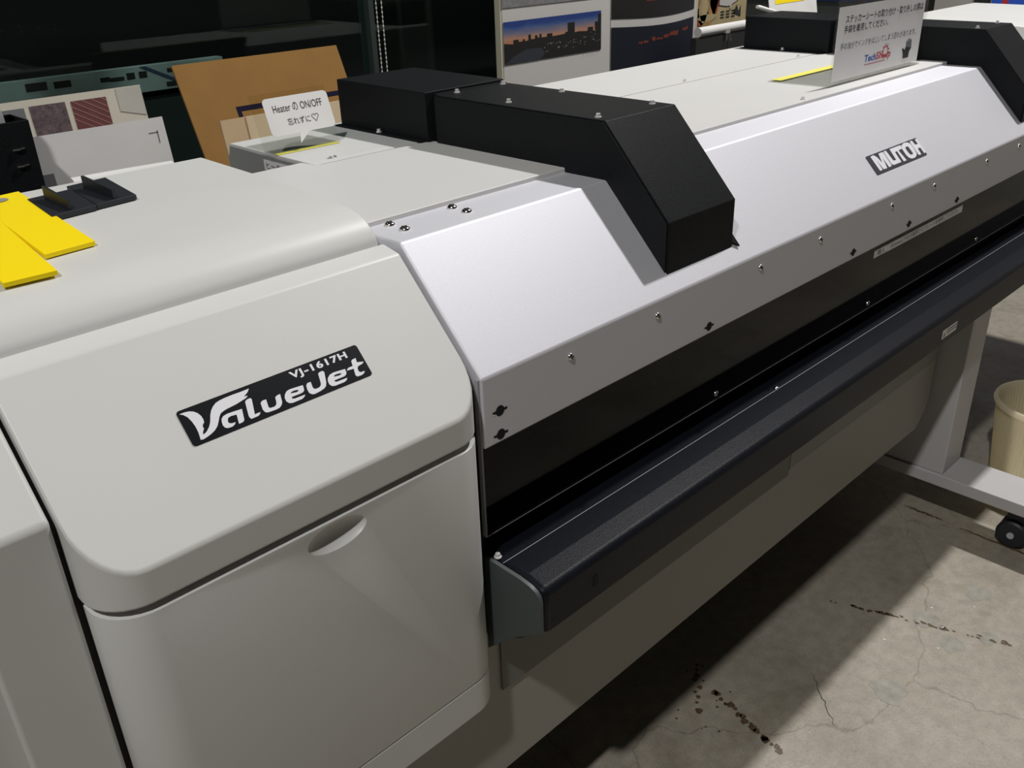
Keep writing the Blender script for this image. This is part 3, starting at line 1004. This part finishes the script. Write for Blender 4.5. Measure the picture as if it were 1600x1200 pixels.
b.solid([pt(.912, 0, .0002), pt(1.158, 0, .0002), pt(1.158, L, .0002), pt(.912, L, .0002)], (0, -.002, 0), M['ply2'])
b.build('veneer_strip', t)

# sample sheets at the left
M['cream'] = mat('cream_paper', (0.62, 0.58, 0.49), 0.8, var=0.03, vscale=10)
M['creamgrey'] = mat('shaded_cream_paper', (0.50, 0.48, 0.43), 0.8, var=0.05, vscale=10)


def swatch_plum():
    m, nt, bs = new_mat('plum_speckle_print')
    tc = nt.nodes.new('ShaderNodeTexCoord')
    n = nt.nodes.new('ShaderNodeTexNoise')
    n.inputs['Scale'].default_value = 110
    n.inputs['Detail'].default_value = 8
    n.inputs['Roughness'].default_value = .8
    r = nt.nodes.new('ShaderNodeValToRGB')
    r.color_ramp.elements[0].position = .35
    r.color_ramp.elements[0].color = (.045, .03, .035, 1)
    r.color_ramp.elements[1].position = .7
    r.color_ramp.elements[1].color = (.20, .14, .15, 1)
    nt.links.new(tc.outputs['Object'], n.inputs['Vector'])
    nt.links.new(n.outputs['Fac'], r.inputs['Fac'])
    nt.links.new(r.outputs['Color'], bs.inputs['Base Color'])
    bs.inputs['Roughness'].default_value = .7
    return m


M['plum'] = swatch_plum()
M['maroon'] = mat('maroon_print', (0.135, 0.042, 0.042), .7, var=.15, vscale=60)
M['pinkline'] = mat('pink_stripe', (0.40, 0.20, 0.18), .7)
t, pt, L, b = leaning('sample_sheet', .38, .714, 1.66, 1.70, 1.152, .001, M['cream'],
                      'cream sample sheet with plum and maroon swatches standing behind white papers', 'paper')
b.build('sheet', t)
ZS = 1.70


def sx(x, s):
    return pt(x, s, .0006)


b = MB()
b.poly([sx(.517, .12), sx(.577, .12), sx(.577, L - .011), sx(.517, L - .011)], M['plum'])
b.build('plum_swatch', t)
b = MB()
b.poly([sx(.586, .12), sx(.648, .12), sx(.648, L - .012), sx(.586, L - .012)], M['maroon'])
for k in range(7):
    x = .540 + k * .0165
    xa, xb = max(.586, x), min(.648, x + .090)
    if xb > xa:
        s0 = (L - .012) - (xa - x) * .62
        s1 = (L - .012) - (xb - x) * .62
        b.poly([pt(xa, s0 - .0013, .0009), pt(xb, s1 - .0013, .0009), pt(xb, s1, .0009), pt(xa, s0, .0009)], M['pinkline'])
b.build('maroon_swatch', t)
b = MB()
b.poly([sx(.470, .12), sx(.509, .12), sx(.509, L - .012), sx(.470, L - .012)], M['inkgrey'])
b.build('grey_swatch', t)
b = MB()
b.solid([pt(.668, L - .040, .0004), pt(.713, L - .052, .0004), pt(.713, L - .001, .0004), pt(.668, L - .001, .0004)], (0, -.0006, 0), M['creamgrey'])
b.build('folded_corner_shade', t)  # folded corner, its shading put into the greyer colour
t, pt, L, b = leaning('white_sheet', .50, .702, 1.575, 1.612, 1.102, .001, M['paper'],
                      'rear white sheet, its edge showing right of the crop-marked sheet', 'paper', 'loose white sheets')
b.build('sheet', t)
M['paper2'] = mat('creased_white_paper', (0.66, 0.645, 0.635), 0.8, var=0.05, vscale=9)
t, pt, L, b = leaning('white_sheet', .452, .691, 1.54, 1.58, 1.112, .0008, M['paper2'],
                      'creased white sheet with a black crop mark in its upper corner', 'paper', 'loose white sheets')
b.build('sheet', t)
b = MB()
for (xa, xb, sa, sb) in ((.660, .677, L - .0245, L - .0235), (.675, .6762, L - .042, L - .021)):
    b.poly([pt(xa, sa, .0006), pt(xb, sa, .0006), pt(xb, sb, .0006), pt(xa, sb, .0006)], M['ink'])
b.build('crop_mark', t)
b = MB()
b.poly([pt(.452, .185, .0006), pt(.490, .185, .0006), pt(.490, .205, .0006), pt(.452, .205, .0006)], M['inkgrey'])
b.build('grey_patch', t)
b = MB()
b.tube([(.487, 1.490, 1.043), (.57, 1.493, 1.041), (.655, 1.497, 1.038)], .0155, M['paper2'], seg=20)
tag(b.build('paper_roll'), 'white rolled paper lying behind the left cabinet top', 'paper roll')

t = thing('file_box', (.40, 1.50, BZ), 'black upright box with two glossy slots at the left edge', 'box')
b = MB()
for a in ((.24, .441, 1.4625, 1.466, BZ, 1.157), (.24, .441, 1.5365, 1.54, BZ, 1.157), (.24, .2435, 1.466, 1.5365, BZ, 1.157), (.4375, .441, 1.466, 1.5365, BZ, 1.157), (.2435, .4375, 1.466, 1.5365, BZ, BZ + .004)):
    b.box(*a, M['black'])
b.build('body', t, bevel=.001)
for z in (1.118, 1.094):
    b = MB()
    b.tube([(.409, 1.461, z), (.417, 1.4585, z + .0005), (.425, 1.461, z + .001)], .0014, M['chrome'])
    b.build('slot_rim', t)
M['film'] = mat('hazy_film', (0.30, 0.32, 0.33), 0.25, var=.15, vscale=30)
b = MB()
b.tube([(.405, 1.50, .860), (.395, 1.50, 1.16), (.382, 1.50, 1.235)], .024, M['film'], seg=20)
tag(b.build('film_roll'), 'hazy grey roll of film standing in the black box', 'roll')

# blind cord
M['bead'] = mat('ivory_beads', (0.60, 0.60, 0.56), 0.4)
t = thing('blind_cord', (1.59, 2.11, 1.0), 'two-strand beaded blind cord hanging before the dark window', 'blind cord')
for xa in (1.560, 1.578):
    b = MB()
    z = .93
    while z < 2.88:
        m4 = Matrix.Translation((xa, 2.11, z)) @ Matrix.Diagonal((1, 1, 1.25, 1))
        r = bmesh.ops.create_icosphere(b.bm, subdivisions=1, radius=.0026, matrix=m4)
        z += .0115
    for f in b.bm.faces:
        f.material_index = b.mi(M['bead'])
    b.tube([(xa, 2.11, .93), (xa, 2.11, 2.895)], .0009, M['bead'], seg=5)
    b.build('bead_strand', t)

# display board with night prints
M['board'] = mat('cream_foam_board', (0.50, 0.48, 0.36), 0.8)
M['printpaper'] = mat('print_paper', (0.50, 0.475, 0.46), 0.7)
M['printwhite'] = mat('print_margin', (0.55, 0.53, 0.51), 0.7)
t = thing('display_board', (2.38, 2.0, BZ), 'upright board pinned with night skyline prints behind the printer', 'display board')
b = MB()
b.box(1.906, 2.865, 2.000, 2.022, BZ, 1.75, M['board'])
b.build('backing_board', t, bevel=.001)


def sky_mat():
    m, nt, bs = new_mat('dusk_sky_print')
    tc = nt.nodes.new('ShaderNodeTexCoord')
    sp = nt.nodes.new('ShaderNodeSeparateXYZ')
    nt.links.new(tc.outputs['Generated'], sp.inputs[0])
    nz = nt.nodes.new('ShaderNodeTexNoise')
    nz.inputs['Scale'].default_value = 6
    nt.links.new(tc.outputs['Generated'], nz.inputs['Vector'])
    ad = nt.nodes.new('ShaderNodeMath')
    ad.operation = 'MULTIPLY_ADD'
    ad.inputs[1].default_value = .18
    nt.links.new(nz.outputs['Fac'], ad.inputs[0])
    nt.links.new(sp.outputs['Z'], ad.inputs[2])
    r = nt.nodes.new('ShaderNodeValToRGB')
    e = r.color_ramp.elements
    stops = [(.50, (.38, .15, .06)), (.66, (.42, .22, .14)), (.80, (.17, .16, .22)), (.93, (.035, .085, .25)), (1.0, (.018, .045, .20))]
    while len(e) < len(stops):
        e.new(.5)
    for k, (p, c) in enumerate(stops):
        e[k].position = p
        e[k].color = (*c, 1)
    nt.links.new(ad.outputs[0], r.inputs['Fac'])
    nt.links.new(r.outputs['Color'], bs.inputs['Base Color'])
    bs.inputs['Roughness'].default_value = .55
    return m


M['sky'] = sky_mat()
M['city'] = mat('print_dark_city', (0.012, 0.011, 0.011), .55)
M['river'] = mat('print_river', (0.03, 0.035, 0.045), .55)
M['glint'] = mat('print_lights', (0.55, 0.52, 0.45), .55)
M['glow'] = mat('print_red_glow', (0.17, 0.035, 0.02), .55)
M['darksky'] = mat('print_dark_blue', (0.007, 0.009, 0.018), .55)
M['haze'] = mat('print_grey', (0.20, 0.195, 0.20), .55, var=.2, vscale=60)


def sheet_curl(x0, x1, z0, z1, y, m, sag=0.0, n=24):
    """sheet on the board; between X 2.39 and 2.85 it bellies forward"""
    b = MB()
    i = b.mi(m)
    cols = []
    for k in range(n + 1):
        x = x0 + (x1 - x0) * k / n
        cols.append([b.bm.verts.new((x, y - belly(x), z - sag * math.sin(math.pi * min(1, max(0, (x - 2.39) / .46))))) for z in (z0, z1)])
    for k in range(n):
        f = b.bm.faces.new((cols[k][0], cols[k + 1][0], cols[k + 1][1], cols[k][1]))
        f.material_index = i
    return b


def belly(x):
    return .030 * math.sin(math.pi * min(1, max(0, (x - 2.39) / .46)))


pl = sheet_curl(1.914, 2.388, .90, 1.70, 1.999, M['printwhite']).build('print_sheet', t)
YP = 1.9975
b = MB()                                       # dusk skyline photo
x0, x1, z0, z1 = 1.915, 2.342, 1.030, 1.145
b.solid(rect3((x0, YP, z0), XA, UZ, x1 - x0, z1 - z0), (0, -.0004, 0), M['sky'])
yc = YP - .0008
W, H = x1 - x0, z1 - z0
sil = [(0, 0), (0, .50), (.09, .46), (.09, .56), (.14, .56), (.14, .50), (.18, .50), (.18, .55), (.20, .55), (.20, .50), (.235, .50), (.235, .64), (.26, .64), (.26, .52), (.30, .52), (.30, .60),
       (.325, .60), (.325, .54), (.345, .54), (.345, .62), (.365, .62), (.365, .53), (.42, .53), (.42, .60), (.475, .60), (.475, .52), (.55, .53), (.61, .54), (.61, .58), (.635, .58), (.635, .80), (.71, .80),
       (.71, .54), (.76, .55), (.83, .53), (.85, .53), (.85, .62), (.91, .62), (.91, .52), (.93, .52), (.93, .74), (.965, .74), (.965, .93), (1, .93), (1, 0)]
b.poly([(x0 + W * u, yc, z0 + H * v) for u, v in sil], M['city'])
b.poly([(x0 + W * u, yc - .0002, z0 + H * v) for u, v in ((.0, .0), (.34, .0), (.40, .12), (.36, .28), (.22, .30), (.10, .18))], M['river'])
for k in range(46):
    u, v = random.uniform(.38, .98), abs(random.gauss(.30, .10))
    wd = random.uniform(.0012, .0042)
    b.poly(rect3((x0 + W * u, yc - .0003, z0 + H * v), XA, UZ, wd, random.uniform(.0010, .0022)), M['glint'])
b.build('skyline_photo', pl)
b = MB()
b.text('waterfront at dusk'[0:0] or '- - - - -', (2.255, YP - .0006, 1.020), XA, UZ, .070, M['inkgrey'], height=.0012)
b.build('photo_caption', pl)
b = MB()
b.solid(rect3((1.912, YP, 1.182), XA, UZ, .420, .16), (0, -.0004, 0), M['haze'])
b.build('upper_photo', pl)
pr = sheet_curl(2.390, 2.850, .90, 1.70, 1.998, M['printwhite']).build('print_sheet', t)
SAG = .008


def onc(u, z, off):
    x = 2.391 + .441 * u
    return (x, 1.9968 - belly(x) - off, z - SAG * math.sin(math.pi * min(1, (x - 2.39) / .46)))


for za, zb, nm in ((.90, 1.090, 'night_photo'), (1.115, 1.30, 'dark_photo')):
    b = sheet_curl(2.391, 2.832, za, zb, 1.9968, M['darksky'] if nm == 'night_photo' else M['city'], SAG)
    if nm == 'night_photo':
        for u0, u1, lo, hi in ((.26, .30, 1.034, 1.046), (.31, .36, 1.036, 1.047), (.40, .44, 1.040, 1.056), (.45, .53, 1.042, 1.052), (.54, .60, 1.044, 1.058), (.61, .74, 1.046, 1.064), (.81, .90, 1.052, 1.066)):
            n = max(2, int((u1 - u0) / .02))
            for k in range(n):
                a = u0 + (u1 - u0) * k / n
                c = u0 + (u1 - u0) * (k + 1) / n
                b.poly([onc(a, lo + random.uniform(0, .004), .0006), onc(c, lo + random.uniform(0, .004), .0006), onc(c, hi - random.uniform(0, .005), .0006), onc(a, hi - random.uniform(0, .005), .0006)], M['glow'])
    else:
        for u0, u1 in ((.33, .37), (.37, .40), (.41, .44)):
            b.poly([onc(u0, 1.165, .0006), onc(u1, 1.166, .0006), onc(u1, 1.186 + random.uniform(0, .008), .0006), onc(u0, 1.19, .0006)], M['glow'])
    b.build(nm, pr)

# sepia poster right of the board
M['sepia'] = mat('sepia_poster', (0.40, 0.32, 0.17), .6, var=.10, vscale=25)
M['ochre'] = mat('poster_ochre', (0.34, 0.20, 0.07), .6, var=.5, vscale=45)
M['rust'] = mat('poster_rust', (0.30, 0.06, 0.03), .6, var=.3, vscale=50)
M['strip'] = mat('dark_brown_trim', (0.03, 0.018, 0.012), .6)
t = thing('wall_poster', (3.07, 2.06, 1.0), 'sepia poster with a speech bubble right of the display board', 'poster')
b = MB()
b.box(2.875, 3.268, 2.060, 2.064, BZ, 1.55, M['sepia'])
b.build('poster_sheet', t)
b = MB()
b.box(2.872, 2.912, 2.046, 2.059, BZ, 1.55, M['strip'])
b.build('edge_trim', t)
yp = 2.0592
b = MB()
for (x, z, rx, rz, mm) in ((3.00, 1.115, .075, .075, 'ochre'), (2.965, 1.075, .05, .03, 'rust'), (3.055, 1.130, .03, .055, 'rust'), (2.985, 1.10, .028, .045, 'sepia'), (3.01, 1.068, .06, .012, 'sepia')):
    b.poly([(x + rx * math.cos(q) * (1 + .1 * math.sin(4 * q)), yp - (.0008 if mm == 'sepia' else .0004), z + rz * math.sin(q) * (1 + .12 * math.sin(3 * q))) for q in [2 * math.pi * k / 20 for k in range(20)]], M[mm])
b.build('painted_figure', t)
b = MB()
bubp = [(3.085, 1.105), (3.135, 1.098), (3.150, 1.100), (3.158, 1.085), (3.166, 1.103), (3.205, 1.115), (3.225, 1.15), (3.20, 1.19), (3.085, 1.19)]
cxm = sum(p[0] for p in bubp) / 9
czm = sum(p[1] for p in bubp) / 9
b.poly([(cxm + (x - cxm) * 1.07, yp - .0004, czm + (z - czm) * 1.10) for x, z in bubp], M['ink'])
b.poly([(x, yp - .0008, z) for x, z in bubp], M['printpaper'])
for k in range(3):
    for j in range(3):
        b.poly(rect3((3.095 + .036 * j, yp - .0004, 1.058 + .010 * k), XA, UZ, .024, .005), M['ink'])
b.poly([(3.178, yp - .0004, 1.07), (3.23, yp - .0004, 1.055), (3.228, yp - .0004, 1.098), (3.215, yp - .0004, 1.075), (3.20, yp - .0004, 1.10)], M['ink'])
b.build('speech_bubble', t)
# paper tube with a binder clip
t = thing('paper_tube', (2.9, 1.86, 1.04), 'white paper tube held by a steel binder clip below the sepia poster', 'paper tube')
b = MB()
b.tube([(2.70, 1.880, 1.052), (2.85, 1.880, 1.053), (3.03, 1.880, 1.054)], .0155, M['paper2'], seg=24)
b.build('tube', t)
b = MB()
b.solid([(2.838, 1.8635, 1.052), (2.868, 1.8635, 1.052), (2.865, 1.862, 1.0375), (2.841, 1.862, 1.0375)], (0, .033, 0), M['dot'])
for dx in (-.004, .008):
    b.tube([(2.853 + dx, 1.864, 1.036), (2.850 + dx * 2, 1.862, 1.020), (2.853 + dx * 2.4, 1.861, 1.012), (2.857 + dx * 2.2, 1.862, 1.020), (2.857 + dx, 1.864, 1.036)], .0011, M['chrome'], seg=6)
b.build('binder_clip', t)
b = MB()
b.box(2.68, 3.05, 1.871, 1.894, BZ, 1.0362, M['bench'])
tag(b.build('tube_rest'), 'dark upright rest under the white paper tube', 'stand')

# data sheet with yellow band, white handle, behind the right arm
t, pt, L, b = leaning('data_sheet', 2.70, 2.99, 1.56, 1.66, 1.24, .002, M['paper'],
                      'white printed sheet with a yellow band behind the right arm cover', 'paper', skew=.08)
b.build('sheet', t)
b = MB()
b.poly([pt(2.735, .300, .0008), pt(2.915, .300, .0008), pt(2.915, .314, .0008), pt(2.735, .314, .0008)], M['yellow'])
for k in range(3):
    b.poly([pt(2.70, .325 + .010 * k, .0008), pt(2.95, .325 + .010 * k, .0008), pt(2.95, .328 + .010 * k, .0008), pt(2.70, .328 + .010 * k, .0008)], M['inkgrey'])
b.build('yellow_band', t)
b = MB()
b.tube([(2.598, 1.60, 1.147), (2.612, 1.60, 1.1445), (2.66, 1.60, 1.1335), (2.70, 1.60, 1.126)], [.005, .0062, .0062, .0055], M['paper'], seg=12)
b.tube([(2.69, 1.60, 1.128), (2.69, 1.595, BZ)], .006, M['paper'], seg=12)
tag(b.build('white_stick'), 'white plastic stick poking out left of the yellow-banded sheet', 'stick')

# blue panel and dark strip on the far right wall
t = thing('blue_poster', (5.18, 1.6, 1.0), 'bright blue poster on the far wall at the top right', 'poster')
b = MB()
b.box(5.185, 5.197, .9, 1.85, .955, 1.6, mat('poster_blue', (.03, .11, .62), .5))
b.build('poster_sheet', t)
b = MB()
b.poly([(5.184, 1.80, .955), (5.184, 1.77, .955), (5.184, 1.77, .985), (5.184, 1.80, .985)], red)
b.build('red_mark', t)
b = MB()
b.box(5.17, 5.199, 1.86, 1.93, 0, 2.4, M['bench'])
tag(b.build('dark_post'), 'narrow black post on the far wall beside the blue poster', 'post')

# waste bin on the floor
M['bin'] = mat('ivory_plastic', (0.88, 0.83, 0.67), .45)
nt = M['bin'].node_tree                       # thin plastic lets light through
tl = nt.nodes.new('ShaderNodeBsdfTranslucent')
tl.inputs['Color'].default_value = (0.96, 0.91, 0.76, 1)
mx = nt.nodes.new('ShaderNodeMixShader')
mx.inputs[0].default_value = 0.7
nt.links.new(nt.nodes['Principled BSDF'].outputs[0], mx.inputs[1])
nt.links.new(tl.outputs[0], mx.inputs[2])
nt.links.new(mx.outputs[0], nt.nodes['Material Output'].inputs[0])
b = MB()
prof = [(.085, .0), (.094, .004), (.097, .02)]
for k in range(13):
    prof.append((.098 + .022 * k / 12, .022 + .205 * k / 12))
prof += [(.121, .236), (.127, .240), (.1295, .247), (.127, .254), (.121, .2555), (.1165, .252), (.1155, .238), (.112, .20), (.094, .02), (.086, .010)]
b.lathe(prof, (2.40, .53, 0.0), M['bin'], seg=288, rib=72, amp=.0016, ribz=(.021, .23))
tag(b.build('waste_bin', smooth=50), 'ivory ribbed plastic waste bin on the concrete beside the stand foot', 'bin')
